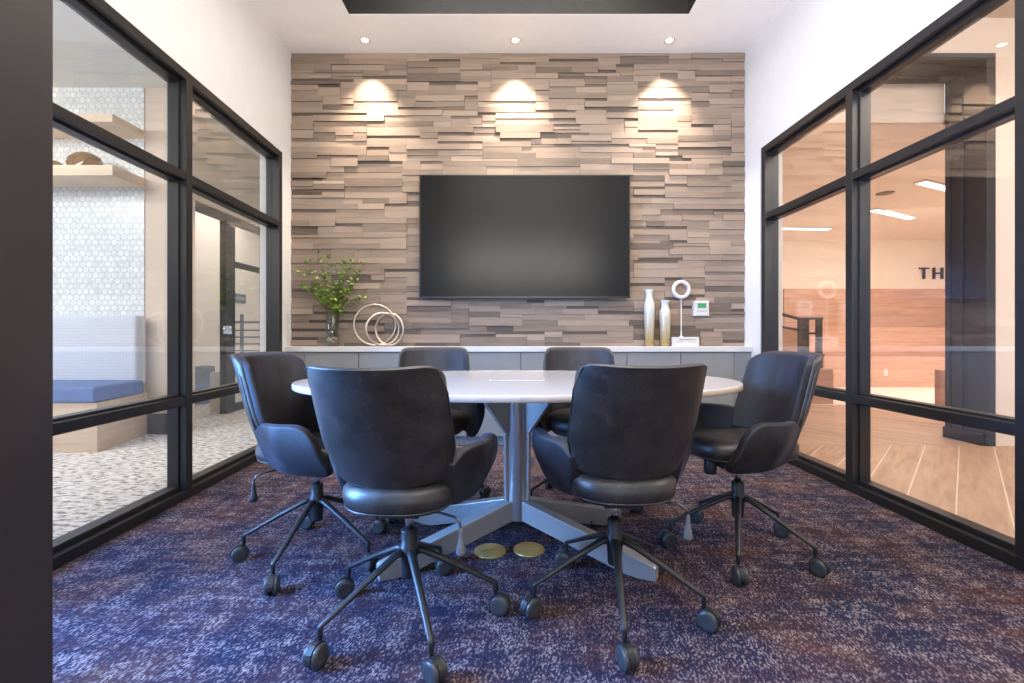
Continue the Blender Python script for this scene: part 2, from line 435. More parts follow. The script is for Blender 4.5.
# ------------------------------------------------------------------ credenza
CT = .871
xs = [LX(YP) + .003] + [(px - CX) / F * YP for px in (304.6, 358.6, 412.6, 466.7, 520.8, 574, 627, 681, 734.5)] + [RX(YP) - .004]
for i, (a, c) in enumerate(zip(xs, xs[1:])):
    fill = i in (0, len(xs) - 2)
    names = ['left end', 'first wide', 'second', 'third', 'fourth', 'fifth', 'sixth', 'seventh', 'eighth', 'right end']
    if fill:
        b = MB(); b.box(a + .001, c - .001, YP + .004, YB - .03, .0, CT - .047)
        o = b.build('filler_panel', 'cabinet_grey', bevel=.002)
        tag(o, 'narrow grey filler panel at the %s of the cabinet run' % ('left' if i == 0 else 'right'), 'panel')
    else:
        root = thing('base_cabinet', ((a + c) / 2, YP, 0), None, 'cabinet', group='grey base cabinets along the feature wall')
        lab = ['below the branch vase', 'below the metal rings', 'just right of the metal rings, behind the left far chair', 'left of the table column, between the far chairs',
               'right of the room centre, between the far chairs', 'behind the right far chair', 'just left of the pearly bottles', 'below the ring ornament'][i - 1]
        root['label'] = 'grey flat-front base cabinet ' + lab
        w = (c - a) / 2
        b = MB(); b.box(-w + .001, w - .001, .022, YB - .03 - YP, .08, CT - .047); b.box(-w + .001, w - .001, .05, .1, 0, .08); b.build('body', 'cabinet_grey', root)
        b = MB(); b.box(-w + .003, w - .003, .002, .021, .085, CT - .052); b.build('door', 'cabinet_grey', root, bevel=.002)
b = MB(); b.box(LX(YP) + .002, RX(YP) - .003, YP - .018, YB - .014, CT - .046, CT)
tag(b.build('worktop', 'counter_white', bevel=.003), 'long white worktop over the grey cabinets', 'worktop')

# ------------------------------------------------------------------ television
YT = 3.93
sx = lambda px, y: (px - CX) / F * y
sz = lambda py, y: H + (CY - py) / F * y
x0, x1, z0_, z1_ = sx(419.3, YT), sx(630.2, YT), sz(298, YT), sz(174.7, YT)
root = thing('television', ((x0 + x1) / 2, YT, (z0_ + z1_) / 2), 'large black flat television on the strip-clad wall', 'television')
w, h = (x1 - x0) / 2, (z1_ - z0_) / 2
b = MB(); b.box(-w, w, .004, .045, -h, h); b.box(-w * .5, w * .5, .045, .075, -h * .6, h * .6); b.box(-.25, .25, .075, .1015, -.2, .2); b.build('housing', 'tv_bezel', root, bevel=.004)
b = MB(); t_ = .011
b.box(-w, w, 0, .006, h - t_, h); b.box(-w, w, 0, .006, -h, -h + t_ * 1.4); b.box(-w, -w + t_, 0, .006, -h + t_, h - t_); b.box(w - t_, w, 0, .006, -h + t_, h - t_)
b.build('bezel', 'tv_bezel', root)
b = MB(); b.box(-w + t_, w - t_, .002, .004, -h + t_ * 1.4, h - t_); b.build('screen', 'tv_screen', root)

# ------------------------------------------------------------------ recessed spotlights on the feature wall
for i, (px, nm) in enumerate(((365, 'above the branch vase, leftmost of the ceiling row'), (515.5, 'above the television, middle of the ceiling row'), (669.5, 'right of the television, last of the ceiling row'))):
    y = 3.865; x = (px - CX) / F * y
    root = thing('recessed_spotlight', (x, y, CEIL), 'small round recessed ceiling spotlight ' + nm, 'ceiling light', group='spotlights washing the feature wall')
    b = MB()
    b.lathe([(.030, -.001), (.044, -.003), (.046, -.001), (.046, .0), (.030, .0)], seg=28, cap=False); b.build('trim_ring', 'white_ceramic', root)
    b = MB(); b.lathe([(.0, -.0015), (.030, -.0015), (.030, -.0005), (0, -.0005)], seg=24, cap=False); b.build('lens', 'lamp_glow', root)
    l = bpy.data.lights.new('spot_lamp', 'SPOT'); l.energy = 185; l.color = (1, .84, .67); l.spot_size = math.radians(76); l.spot_blend = 1.0; l.shadow_soft_size = .02
    lo = bpy.data.objects.new('spot_lamp', l); C.objects.link(lo); lo.location = (x, y - .02, CEIL - .012); lo.rotation_euler = (math.radians(5), 0, 0)

# ------------------------------------------------------------------ table
TX, TY, TZ = .010, 2.09, .765
root = thing('conference_table', (TX, TY, 0), 'white oval conference table on a steel column with four splayed feet', 'table')
def ell(a, bb, z, n=96, e=2.0):
    r = []
    for i in range(n):
        t_ = 2 * PI * i / n; cx, cy = math.cos(t_), math.sin(t_)
        r.append((a * math.copysign(abs(cx) ** (2 / e), cx), bb * math.copysign(abs(cy) ** (2 / e), cy), z))
    return r
A_, B_ = 1.02, .548
b = MB(); E = 2.12
R = b.rings([ell(A_ - .004, B_ - .004, TZ - .027, e=E), ell(A_, B_, TZ - .024, e=E), ell(A_, B_, TZ - .003, e=E), ell(A_ - .003, B_ - .003, TZ, e=E)], smooth=True)
tt = b.build('tabletop', ['table_white', 'table_edge'], root, loc=(0, .03, 0))
for p in tt.data.polygons:
    if abs(p.normal.z) < .5: p.material_index = 1
    elif p.normal.z < -.5: p.material_index = 1
b = MB(); b.box(-.13, .13, -.02, .06, TZ - .001, TZ + .0015); o = b.build('cable_port', 'cabinet_grey', root, bevel=.001)
o['label'] = 'grey flush cable port lid'
b = MB(); b.box(-.122, .122, -.014, .054, TZ + .0012, TZ + .0025); b.build('port_lid', 'table_white', o, bevel=.0005)
b = MB(); b.lathe([(.047, .128), (.049, .132), (.049, .70), (.05, .705), (.05, .715), (.062, .717), (.062, .737)], seg=40); b.build('column', 'tube_steel', root)
for sx_, sy_ in ((-1, -1), (1, -1), (-1, 1), (1, 1)):
    ang = math.atan2(sy_ * .29, sx_ * .545); d = Vector((math.cos(ang), math.sin(ang), 0)); nn = Vector((-d.y, d.x, 0))
    L = math.hypot(.55, .31 if sy_ < 0 else .25)
    b = MB(); hw = .028
    prof = [(.035, .215), (.05, .215), (L - .01, .062), (L, .055), (L, .004), (L - .07, .0), (L - .12, .004), (.05, .125), (.035, .125)]
    b.prism([tuple(d * r - nn * hw + Vector((0, 0, z))) for r, z in prof], tuple(nn * 2 * hw))
    b.build('foot', 'table_steel', root, bevel=.003)
    b = MB(); hw = .011
    ang = math.atan2(sy_ * .27, sx_ * .545); d = Vector((math.cos(ang), math.sin(ang), 0)); nn = Vector((-d.y, d.x, 0))
    prof = [(.03, .738), (.20, .738), (.20, .728), (.066, .54), (.062, .215), (.03, .215)]
    b.prism([tuple(d * r - nn * hw + Vector((0, 0, z))) for r, z in prof], tuple(nn * 2 * hw))
    prof = [(.26, .738), (.26, .722), (.07, .535), (.058, .535)]
    b.prism([tuple(d * r - nn * hw * 1.8 + Vector((0, 0, z))) for r, z in ((.202, .730), (.202, .722), (.064, .524), (.060, .532))], tuple(nn * 3.6 * hw))
    b.build('bracket', 'table_steel', root, bevel=.002)

# floor covers
for px, py, nm in ((490, 551, 'left'), (529, 549.5, 'right')):
    y = F * H / (py - CY); x = (px - CX) / F * y
    b = MB(); b.lathe([(.0, .006), (.055, .006), (.066, .0055), (.072, .002), (.072, 0), (0, 0)], seg=40, cap=False)
    b.box(-.022, .022, -.003, .003, .0055, .0068)
    tag(b.build('floor_cover', 'gold_cover', loc=(x, y, 0)), 'round brass floor outlet cover on the carpet, the %s of the two' % nm, 'floor outlet', 'brass floor outlet covers')

# ------------------------------------------------------------------ chairs
def lerp(a, b, t): return a + (b - a) * t
def pl(t, pts):
    for (t0, v0), (t1, v1) in zip(pts, pts[1:]):
        if t <= t1: 
            k = (t - t0) / (t1 - t0) if t1 > t0 else 0
            k = max(0, min(1, k)); k = k * k * (3 - 2 * k) * .5 + k * .5
            return lerp(v0, v1, k)
    return pts[-1][1]
def back_surface(u, v, off=0, shrink=0, wide=1.0):
    zb, zt, r = .498 + shrink, .899 - shrink, .045
    W0 = .2
    edge = min(1, max(0, (abs(u) - (1 - r / W0)) / (r / W0)))
    top = zt - r * (1 - math.sqrt(max(0, 1 - edge * edge)))
    bot = zb + .012 * abs(u) ** 2
    z = lerp(bot, top, v)
    k = (z - .498) / .401
    W = pl(k, [(0, .176), (.3, .205), (1, .197)]) * wide - shrink
    y = -.214 - .125 * max(0, k) ** 1.15 - .008 * math.sin(PI * k) + .07 * abs(u) ** 2.3 + off + .022 * max(0, (abs(u) - .78) / .22) ** 2
    return (W * u, y, z)
def arm_surface(s, v, sg, inset=0):
    # s along the arm from rear to front, v bottom to top
    rt, rb = .085, .05
    e = max(0, (s - .72) / .28); e2 = max(0, (.22 - s) / .22); e3 = max(0, (s - .84) / .16)
    top = pl(s, [(0, .612), (.14, .622), (1, .634)]) - rt * (1 - math.sqrt(max(0, 1 - e * e))) - .03 * (1 - math.sqrt(max(0, 1 - min(1, e2 * 1.6) ** 2)))
    bot = .415 + rb * (1 - math.sqrt(max(0, 1 - e3 * e3))) + .05 * (1 - math.sqrt(max(0, 1 - e2 * e2)))
    z = lerp(bot, top, v); k = max(0, min(1, (z - .415) / .215))
    xt = pl(s, [(0, .190), (.5, .282), (1, .288)]); xb = pl(s, [(0, .168), (.5, .228), (1, .232)])
    x = lerp(xb, xt, k) + .026 * math.sin(PI * k) * pl(s, [(0, .2), (.4, 1), (1, 1)]) - inset
    y = lerp(-.178, .150, s) + .072 * (1 - k) ** 1.2
    return (sg * x, y, z)
def shell(us, vs, S1, S2):
    """closed thick shell between two parametric surfaces"""
    b = MB(); n, m = len(us), len(vs)
    A = [[b.bm.verts.new(S1(u, v)) for u in us] for v in vs]; B = [[b.bm.verts.new(S2(u, v)) for u in us] for v in vs]
    for j in range(m - 1):
        for i in range(n - 1):
            b.bm.faces.new((A[j][i], A[j][i + 1], A[j + 1][i + 1], A[j + 1][i])); b.bm.faces.new((B[j][i], B[j + 1][i], B[j + 1][i + 1], B[j][i + 1]))
    for i in range(n - 1):
        b.bm.faces.new((A[0][i], B[0][i], B[0][i + 1], A[0][i + 1])); b.bm.faces.new((A[-1][i], A[-1][i + 1], B[-1][i + 1], B[-1][i]))
    for j in range(m - 1):
        b.bm.faces.new((A[j][0], A[j + 1][0], B[j + 1][0], B[j][0])); b.bm.faces.new((A[j][-1], B[j][-1], B[j + 1][-1], A[j + 1][-1]))
    return b
def make_chair(label, wide=1.0):
    root = thing('office_chair', (0, 0, 0), label, 'chair', group='padded swivel chairs around the oval table')
    us = [-1, -.94, -.84, -.7, -.5, -.25, 0, .25, .5, .7, .84, .94, 1]; vs = [0, .03, .12, .3, .5, .7, .86, .96, 1]
    b = shell(us, vs, lambda u, v: back_surface(u, v, 0, 0, wide), lambda u, v: back_surface(u, v, .030, .004, wide))
    o = b.build('back_panel', 'leather', root, subsurf=2); o['label'] = 'smooth dark leather rear panel'
    b = shell(us, vs, lambda u, v: back_surface(u, v, .022, .004, wide), lambda u, v: back_surface(u, v, .058, .012, wide))
    b.build('backrest', 'velvet', root, subsurf=2)
    seam = [back_surface(-1, v, .004, .001, wide) for v in (.05, .3, .6, .85)] + [back_surface(u * .985, .985, .0, .001, wide) for u in us[1:-1]] + [back_surface(1, v, .004, .001, wide) for v in (.85, .6, .3, .05)]
    b = MB(); b.tube(seam, .003, 8); b.build('piping', 'leather', root)
    for sg in (-1, 1):
        ss = [0, .03, .09, .2, .35, .5, .65, .78, .88, .95, 1]; vv2 = [0, .06, .22, .5, .78, .94, 1]
        b = shell(ss, vv2, lambda q, v: arm_surface(q, v, sg), lambda q, v: arm_surface(q, v, sg, .042))
        b.build('armrest', 'velvet', root, subsurf=2)
    # seat cushion
    def sq(ax, ay, z, cy=0, e=2.7, n=40): return [(p[0], p[1] + cy, z) for p in ell(ax, ay, z, n, e)]
    b = MB(); b.rings([sq(.14, .17, .436), sq(.172, .215, .439), sq(.186, .232, .452), sq(.190, .238, .478), sq(.188, .236, .50), sq(.172, .222, .518), sq(.13, .16, .526), sq(.06, .07, .529)])
    o = b.build('seat', 'leather', root)
    o.location = (0, 0, 0)
    b = MB()
    pts = [(p[0], p[1], .4475) for p in ell(.1835, .2295, 0, 48, 2.7)]
    b.tube(pts, .003, 6, closed=True); b.build('seat_piping', 'leather', root)
    b = MB(); b.rings([sq(.15, .16, .418), sq(.165, .185, .424), sq(.165, .185, .438)]); b.box(-.06, .06, -.10, .11, .385, .42); b.box(-.085, .085, -.04, .06, .398, .419)
    b.build('seat_mechanism', 'plastic_black', root, bevel=.003)
    b = MB(); b.lathe([(.026, .0), (.028, .005), (.028, .06), (.024, .066)], (.0, .135, .352), 20); b.lathe([(.012, .06), (.012, .08)], (0, .135, .352), 12)
    b.build('tension_knob', 'plastic_black', root)
    b = MB(); b.lathe([(.0135, .30), (.0135, .39)], seg=20); b.build('gas_lift', 'chrome', root)
    b = MB(); b.lathe([(.022, .312), (.0265, .310), (.027, .307), (.027, .262), (.031, .258), (.032, .225), (.028, .215), (.025, .16), (.024, .15), (.01, .148)], seg=28)
    b.build('hub', 'plastic_black', root)
    b = MB(); b.tube([(.02, -.05, .405), (.12, -.095, .408), (.185, -.13, .408), (.202, -.142, .400), (.206, -.147, .382)], .0042, 8)
    lv = b.build('lever', 'lever_metal', root)
    b = MB(); b.lathe([(.005, .085), (.007, .07), (.008, .05), (.013, .028), (.0165, .012), (.013, .002), (.004, 0)], (.207, -.148, .298), 18); b.build('lever_paddle', 'clear_plastic', lv)
    for k in range(5):
        a = 2 * PI * k / 5; d = Vector((math.cos(a), math.sin(a), 0))
        nn = Vector((-d.y, d.x, 0))
        P = []
        b = MB(); rr = []
        for r, z, w, hh in ((.015, .240, .016, .013), (.05, .236, .0155, .0125), (.16, .180, .0125, .011), (.26, .125, .0105, .0095), (.298, .106, .010, .009), (.306, .101, .007, .006)):
            rr.append([tuple(d * r + nn * w * math.cos(q * PI / 6) + Vector((0, 0, z + hh * math.sin(q * PI / 6)))) for q in range(12)])
        b.rings(rr); lg = b.build('leg', 'plastic_black', root)
        b = MB(); b.lathe([(.0075, .105), (.0085, .10), (.0085, .078), (.006, .074), (.006, .06)], tuple(d * .298), 14)
        cd = Vector((math.cos(a + CAST[k]), math.sin(a + CAST[k]), 0)); cn = Vector((-cd.y, cd.x, 0)); c0 = d * .298 + cd * .017 + Vector((0, 0, .0335))
        # hood between the wheels
        hd = []
        for sgn in (-1, 1):
            hd.append([tuple(c0 + cn * sgn * .009 + cd * (rad * math.cos(q)) + Vector((0, 0, rad * math.sin(q)))) for q, rad in [(math.radians(x_), .037) for x_ in range(-10, 191, 20)] + [(math.radians(x_), .018) for x_ in range(190, -11, -40)]])
        b.rings(hd, cap=True, smooth=False)
        cs = b.build('caster', 'plastic_black', lg)
        for sgn in (-1, 1):
            rr = []
            for off, rad in ((.006, .020), (.0065, .031), (.009, .0335), (.019, .0335), (.0225, .031), (.0235, .022), (.0245, .018), (.022, .010), (.0225, .001)):
                rr.append([tuple(c0 + cn * sgn * off + cd * (rad * math.cos(2 * PI * q / 24)) + Vector((0, 0, rad * math.sin(2 * PI * q / 24)))) for q in range(24)])
            b = MB(); b.rings(rr)
            # wheels are sub-parts of the leg beside the caster fork
            b.build('wheel', 'tyre_grey', lg)
    return root
CAST = [.4, -.3, -1.1, .9, .5]
spin = {}
def place(root, x, y, yaw, base):
    """yaw: seat heading; base: heading of the first leg"""
    root.location = (x, y, 0); root.rotation_euler.z = yaw - PI / 2
    for ch in root.children:
        if ch.name.split('.')[0] in ('leg', 'hub'):
            ch.rotation_euler.z = base - (yaw - PI / 2)
rd = math.radians
CH = [
 (-.364, 1.547, 90 - 3.5, -65, 'dark leather-backed swivel chair nearest the camera, left of the table column'),
 (.361, 1.63, 90 + 2, -97, 'dark leather-backed swivel chair nearest the camera, right of the table column'),
 (-.885, 2.01, -8, -97, 'dark velvet swivel chair at the left end of the table, by the left window'),
 (1.015, 2.05, 188, -116, 'dark velvet swivel chair at the right end of the table, by the right window'),
]
FAR = [(-.475, 2.60, -90 + 8, 20, 'dark velvet swivel chair behind the table, left one by the cabinets'),
       (.38, 2.60, -90 - 5, 50, 'dark velvet swivel chair behind the table, right one by the cabinets')]
first = make_chair(CH[0][4])
chairs = [first] + [dup(first) for _ in CH[1:]]
for r, (x, y, yaw, base, lab) in zip(chairs, CH):
    r['label'] = lab; place(r, x, y, rd(yaw), rd(base))
for r in chairs[:2]:      # the two nearest chairs recline a little more
    for ch in r.children:
        if ch.name.split('.')[0] in ('back_panel', 'backrest', 'piping'):
            a_ = math.radians(8.5); p = Vector((0, -.21, .50)); ch.rotation_euler.x = a_
            ch.location = p - Matrix.Rotation(a_, 3, 'X') @ p + Vector((-.010 if r is chairs[0] else .006, 0, .016))
for ch in chairs[2].children:
    for g in ch.children:
        if g.name.startswith('lever_paddle'):
            g.data = g.data.copy(); g.data.materials[0] = M['plastic_black']; g['label'] = 'black plastic paddle'
wide = make_chair(FAR[0][4], 1.10)
for r, (x, y, yaw, base, lab) in zip([wide, dup(wide)], FAR):
    r['label'] = lab; place(r, x, y, rd(yaw), rd(base))

# ------------------------------------------------------------------ ornaments on the worktop
YO = 3.985
# vase with branches
vx = sx(332.3, YO)
v = thing('glass_vase', (vx, YO, CT), 'clear glass cylinder vase with pebbles at the left of the worktop', 'vase')
b = MB(); b.lathe([(.0, .0), (.052, .0), (.054, .004), (.054, .33), (.0505, .33), (.0505, .012), (0, .012)], seg=36, cap=False); b.build('vessel', 'vase_glass', v)
b = MB(); b.lathe([(0, .013), (.049, .013), (.049, .07), (.035, .083), (0, .088)], seg=24, cap=False); b.build('pebble_filling', 'pebbles', v)
random.seed(5)
pt = thing('leafy_branches', (vx, YO, CT + .09), 'green leafy branches standing in the glass vase', 'plant')
tips = [(302, 287), (300, 272), (308, 262), (318, 254), (327, 256), (331, 266), (343, 262), (352, 262), (363, 264), (358, 272), (349, 268), (367, 296), (340, 280), (322, 275), (312, 283), (316, 296), (345, 292), (352, 285), (336, 288), (326, 290), (322, 300), (344, 300), (333, 298), (357, 281), (310, 272)]
stems = MB(); leaves = []
for i, (px, py) in enumerate(tips):
    yo = random.uniform(-.09, .0)
    ex, ez = (px - CX) / F * (YO + yo) - vx, sz(py, YO + yo) - CT - .09
    sxo = random.uniform(-.03, .03); syo = random.uniform(-.03, .03)
    P0 = Vector((sxo, syo, 0)); P1 = Vector((sxo * .6 + ex * .08, syo * .5, .24)); P2 = Vector((ex * .5, yo * .5, lerp(.24, ez, .55))); P3 = Vector((ex, yo, ez))
    pts = []
    for k in range(11):
        q = k / 10
        pts.append((1 - q) ** 3 * P0 + 3 * (1 - q) ** 2 * q * P1 + 3 * (1 - q) * q * q * P2 + q ** 3 * P3)
    b = MB(); b.tube(pts, [lerp(.0028, .0012, k / 10) for k in range(11)], 6); b.build('branch', 'stem_brown', pt)
    b = MB()
    nl = random.randint(15, 21)
    for j in range(nl):
        q = random.uniform(.36, 1.0) if j > 2 else 1.0
        p = (1 - q) ** 3 * P0 + 3 * (1 - q) ** 2 * q * P1 + 3 * (1 - q) * q * q * P2 + q ** 3 * P3
        a = random.uniform(0, 2 * PI); el_ = random.uniform(-.5, .9); ln = random.uniform(.030, .050); wd = ln * .36
        d = Vector((math.cos(a) * math.cos(el_), math.sin(a) * math.cos(el_) * .8, math.sin(el_))); s_v = d.cross(Vector((random.uniform(-.4, .4), random.uniform(-.6, .6), 1))).normalized(); up = s_v.cross(d)
        m0 = b.bm.verts.new(p); e1 = [b.bm.verts.new(p + d * ln * f1 + s_v * wd * f2 + up * wd * .35) for f1, f2 in ((.3, .8), (.6, .9), (.85, .5))]
        mid = [b.bm.verts.new(p + d * ln * f1) for f1 in (.3, .6, .85)]; tip = b.bm.verts.new(p + d * ln)
        e2 = [b.bm.verts.new(p + d * ln * f1 - s_v * wd * f2 + up * wd * .35) for f1, f2 in ((.3, .8), (.6, .9), (.85, .5))]
        for E_ in (e1, e2):
            ch = [m0] + mid + [tip]; eg = [m0] + E_ + [tip]
            b.bm.faces.new((m0, E_[0], mid[0])); b.bm.faces.new((mid[0], E_[0], E_[1], mid[1])); b.bm.faces.new((mid[1], E_[1], E_[2], mid[2])); b.bm.faces.new((mid[2], E_[2], tip))
    b.build('leaf_spray', 'leaf_green', pt)

# ring sculpture
rx = sx(379, YO); rs = thing('ring_sculpture', (rx, YO, CT), 'interlocking champagne metal rings on the worktop beside the branch vase', 'ornament')
def ring_pts(c, r, yaw, tilt=0, n=64):
    out = []
    for i in range(n):
        a = 2 * PI * i / n; x, z = r * math.cos(a), r * math.sin(a); y = z * math.sin(tilt); z = z * math.cos(tilt)
        out.append((c[0] + x * math.cos(yaw) - y * math.sin(yaw), c[1] + x * math.sin(yaw) + y * math.cos(yaw), c[2] + z))
    return out
for px, r, yw, yo, tl_ in ((375, .179, .12, .0, .0), (382.8, .141, .50, -.052, .0), (389.5, .139, -.32, -.03, .0)):
    b = MB(); b.tube(ring_pts((sx(px, YO + yo) - rx, yo, r + .012), r, yw, tl_), .0074, 10, closed=True, flat=1.4); b.build('ring', 'ring_metal', rs)

# bottles
def bottle(px, hgt, wmax, label):
    x = sx(px, YO)
    prof = [(.0, 0), (.034, 0), (.037, .004), (.038, .02), (.045, .33 * hgt), (.049, .60 * hgt), (.050, .70 * hgt), (.046, .77 * hgt), (.036, .83 * hgt), (.031, .88 * hgt), (.031, .92 * hgt), (.036, .965 * hgt), (.041, .995 * hgt), (.040, hgt), (.034, .99 * hgt), (.027, .93 * hgt), (.026, .88 * hgt)]
    prof = [(r * wmax / .05, z) for r, z in prof]
    b = MB(); b.lathe(prof, seg=32, cap=False)
    tag(b.build('bottle_vase', 'pearl_gold', loc=(x, YO + .005, CT)), label, 'vase', 'pearly bottles on the worktop')
bottle(649.5, .50, .048, 'tall pearly white bottle vase fading to gold at its foot')
bottle(665.2, .405, .050, 'shorter pearly white bottle vase fading to gold, left of the ring ornament')
# ring ornament + block sign
x = sx(681.2, YO)
bx = thing('text_block', (sx(684.7, YO), YO - .005, CT), 'white lettered block under the ring ornament', 'sign')
b = MB(); b.box(-.118, .118, -.022, .022, 0, .082); b.build('block', 'paper_white', bx, bevel=.003)
# the fine print is unreadable in the photograph: short grey strokes in three blocks
random.seed(21)
for zz, hh, xa_, xb_ in ((.055, .011, -.060, .085), (.036, .006, -.072, -.018), (.036, .006, .020, .078)):
    b = MB(); x_ = xa_
    while x_ < xb_:
        w_ = random.uniform(.003, .008); b.box(x_, x_ + w_, -.0226, -.0215, zz, zz + hh * random.uniform(.7, 1)); x_ += w_ + random.choice((.002, .002, .006))
    b.build('lettering', 'text_grey', bx)
ro = thing('ring_ornament', (x, YO, CT + .082), 'white ring on a thin stem standing on the lettered block', 'ornament')
b = MB(); b.lathe([(.017, 0), (.017, .004), (.006, .010), (.0045, .06), (.004, .352)], seg=16); b.build('stem', 'white_ceramic', ro)
b = MB(); b.tube(ring_pts((0, 0, .420), .068, .0), .017, 16, closed=True, flat=.9); b.build('ring', 'white_ceramic', ro)
# thermostat
xa, xb, za, zb = sx(694, 4.0), sx(709.3, 4.0), sz(316, 4.0), sz(300.8, 4.0)
th = thing('thermostat', ((xa + xb) / 2, 4.0, (za + zb) / 2), 'small cream wall thermostat with green screen right of the ring ornament', 'thermostat')
w, h = (xb - xa) / 2, (zb - za) / 2
b = MB(); b.box(-w, w, 0, .05, -h, h); b.box(-w * .9, w * .9, -.006, 0, -h * .9, h * .9); b.build('case', 'paper_white', th, bevel=.003)
b = MB(); b.box(-w * .55, w * .55, -.0085, -.006, h * .05, h * .68); b.build('screen', 'screen_green', th)
for k in range(4):
    b = MB(); b.box(-w * .62 + k * w * .34, -w * .62 + k * w * .34 + w * .2, -.008, -.006, -h * .42, -h * .3); b.build('button', 'cabinet_grey', th)

# ------------------------------------------------------------------ room seen through the left window
LC = 3.40
b = MB(); b.prism([(-9, -2, -.1), (LX(-2) - .13, -2, -.1), (LX(YB) - .13, YB, -.1), (-2.1, 10.5, -.1), (-9, 10.5, -.1)], (0, 0, .1))
struct(b.build('floor', 'carpet_pebble'), 'pale pebble-patterned carpet beyond the left window', 'floor')
b = MB(); b.prism([(-9, -2, LC), (LX(-2) - .195, -2, LC), (LX(YB) - .195, YB, LC), (-2.22, 10.5, LC), (-9, 10.5, LC)], (0, 0, .1))
struct(b.build('ceiling', 'pale_wall'), 'pale ceiling of the lounge beyond the left window', 'ceiling')
b = MB(); b.box(-9, -3.644, 4.42, 4.6, 0, LC)
struct(b.build('wall_left', 'penny_tile'), 'white penny-tiled wall behind the built-in bench', 'wall')
b = MB(); b.box(-3.642, -3.27, 4.43, 4.6, 0, LC); struct(b.build('wall_left', 'wall_reflection_tint'), 'wall end beside the built-in bench, coloured beige as if reflecting the feature wall', 'wall')
b = MB(); b.box(-3.60, -3.262, 4.40, 4.43, 0, .20); struct(b.build('baseboard_left', 'dark_base', bevel=.003), 'tall dark baseboard on the reflection-tinted wall end', 'baseboard')
bn = thing('banquette_bench', (-4.8, 4.0, 0), 'built-in wooden bench with blue seat pad by the tiled wall', 'bench')
def rel(pts, o=(4.8, -4.0)): return [(p[0] + o[0], p[1] + o[1], p[2]) for p in pts]
b = MB(); b.prism(rel([(-7.5, 3.72, 0), (-3.455, 3.72, 0), (-3.60, 4.414, 0), (-7.5, 4.414, 0)]), (0, 0, .41)); b.build('base', 'wood_pale', bn, bevel=.003)
b = MB(); b.prism(rel([(-7.5, 3.70, .41), (-3.46, 3.70, .41), (-3.545, 4.30, .41), (-7.5, 4.30, .41)]), (0, 0, .135)); b.build('seat_pad', 'bench_blue', bn, bevel=.025, segs=4)
b = MB(); b.prism(rel([(-7.5, 4.27, .50), (-3.60, 4.27, .50), (-3.61, 4.414, .50), (-7.5, 4.414, .50)]), (0, 0, .66)); b.build('back_pad', 'grid_fabric', bn, bevel=.025, segs=3)
for za, zb, nm in ((2.90, 2.975, 'upper'), (2.415, 2.51, 'lower')):
    b = MB(); b.box(-7.2, -3.64, 4.07, 4.42, za, zb)
    tag(b.build('wall_shelf', 'shelf_wood', bevel=.003), '%s pale wood floating shelf on the tiled wall' % nm, 'shelf', 'floating shelves on the tiled wall')
def amber(x, w, h, seed, label, name):
    random.seed(seed); b = MB(); seg = 9
    rr = []
    for r, z in ((.45, 0), (.85, .12), (1.0, .4), (.92, .68), (.6, .9), (.35, 1.0)):
        rr.append([(w / 2 * r * math.cos(2 * PI * i / seg + z) * random.uniform(.9, 1.06), w / 2 * .7 * r * math.sin(2 * PI * i / seg + z), h * z) for i in range(seg)])
    b.rings(rr, smooth=False); tag(b.build(name, 'amber_glass', loc=(x, 4.24, 2.51)), label, 'vase', 'amber vases on the lower wall shelf')
amber(sx(85, 4.24), .31, .175, 3, 'wide faceted amber glass vase on the lower wall shelf', 'faceted_vase')
amber(sx(54, 4.24), .20, .10, 4, 'low amber glass vase at the frame edge of the lower wall shelf', 'faceted_vase')
# storefront glazing further back on the left
SX = -3.57
sf = thing('glazed_partition', (SX, 4.6, 0), 'dark framed glass partition with a door beyond the left window', 'partition')
b = MB(); b.box(-.03, .03, 0, 2.1, 2.36, 2.45); b.box(-.03, .03, 0, .05, 0, 2.4); b.box(-.03, .03, 1.74, 1.80, 0, 2.4); b.box(-.025, .025, .93, 1.8, 0, .1); b.build('frame', 'portal_dark', sf, bevel=.003)
b = MB(); b.box(-.04, .04, .90, 1.08, 0, 2.4); b.build('post', 'portal_dark', sf, bevel=.003)
b = MB(); b.box(-.03, .03, 1.08, 1.74, 1.83, 1.90); b.build('transom', 'portal_dark', sf, bevel=.003)
b = MB(); b.box(-.004, .004, .05, .90, .02, 2.36); b.build('door_pane', 'pane_glass', sf)
b = MB(); b.box(-.004, .004, 1.08, 1.74, .1, 1.83); b.box(-.004, .004, 1.08, 1.74, 1.90, 2.36); b.build('window_pane', 'pane_glass', sf)
b = MB(); b.box(.03, .06, .86, .98, .98, 1.08); b.tube([(.06, .93, 1.04), (.09, .93, 1.04), (.09, .76, 1.04)], .009, 8); o = b.build('door_handle', 'chrome', sf); o['label'] = 'silver lever handle with lock plate'
b = MB(); b.box(SX - .06, SX + .06, 4.6, 10.5, 2.452, LC); struct(b.build('wall_left', 'shelf_wood'), 'wood-toned soffit over the glass partition', 'wall')
b = MB(); b.box(-5.6, -5.5, 4.6, 10.5, 0, LC); b.box(-5.5, -2.2, 10.4, 10.5, 0, LC); b.box(-9, -2.3, -2, -1.9, 0, .8)
struct(b.build('wall_left', 'cream_wall'), 'cream corridor wall behind the glass partition', 'wall')
b = MB(); b.box(SX - .05, SX + .05, 6.45, 10.4, 0, 2.452); struct(b.build('wall_left', 'pale_wall'), 'pale wall continuing past the glass partition', 'wall')
b = MB(); b.box(-.02, 0, -.2, .2, -.09, .09); 
sg_ = thing('wall_sign', (-5.48, 8.97, 1.69), 'small dark rectangular sign on the cream corridor wall', 'sign')
b.build('plate', 'letter_dark', sg_, bevel=.003)
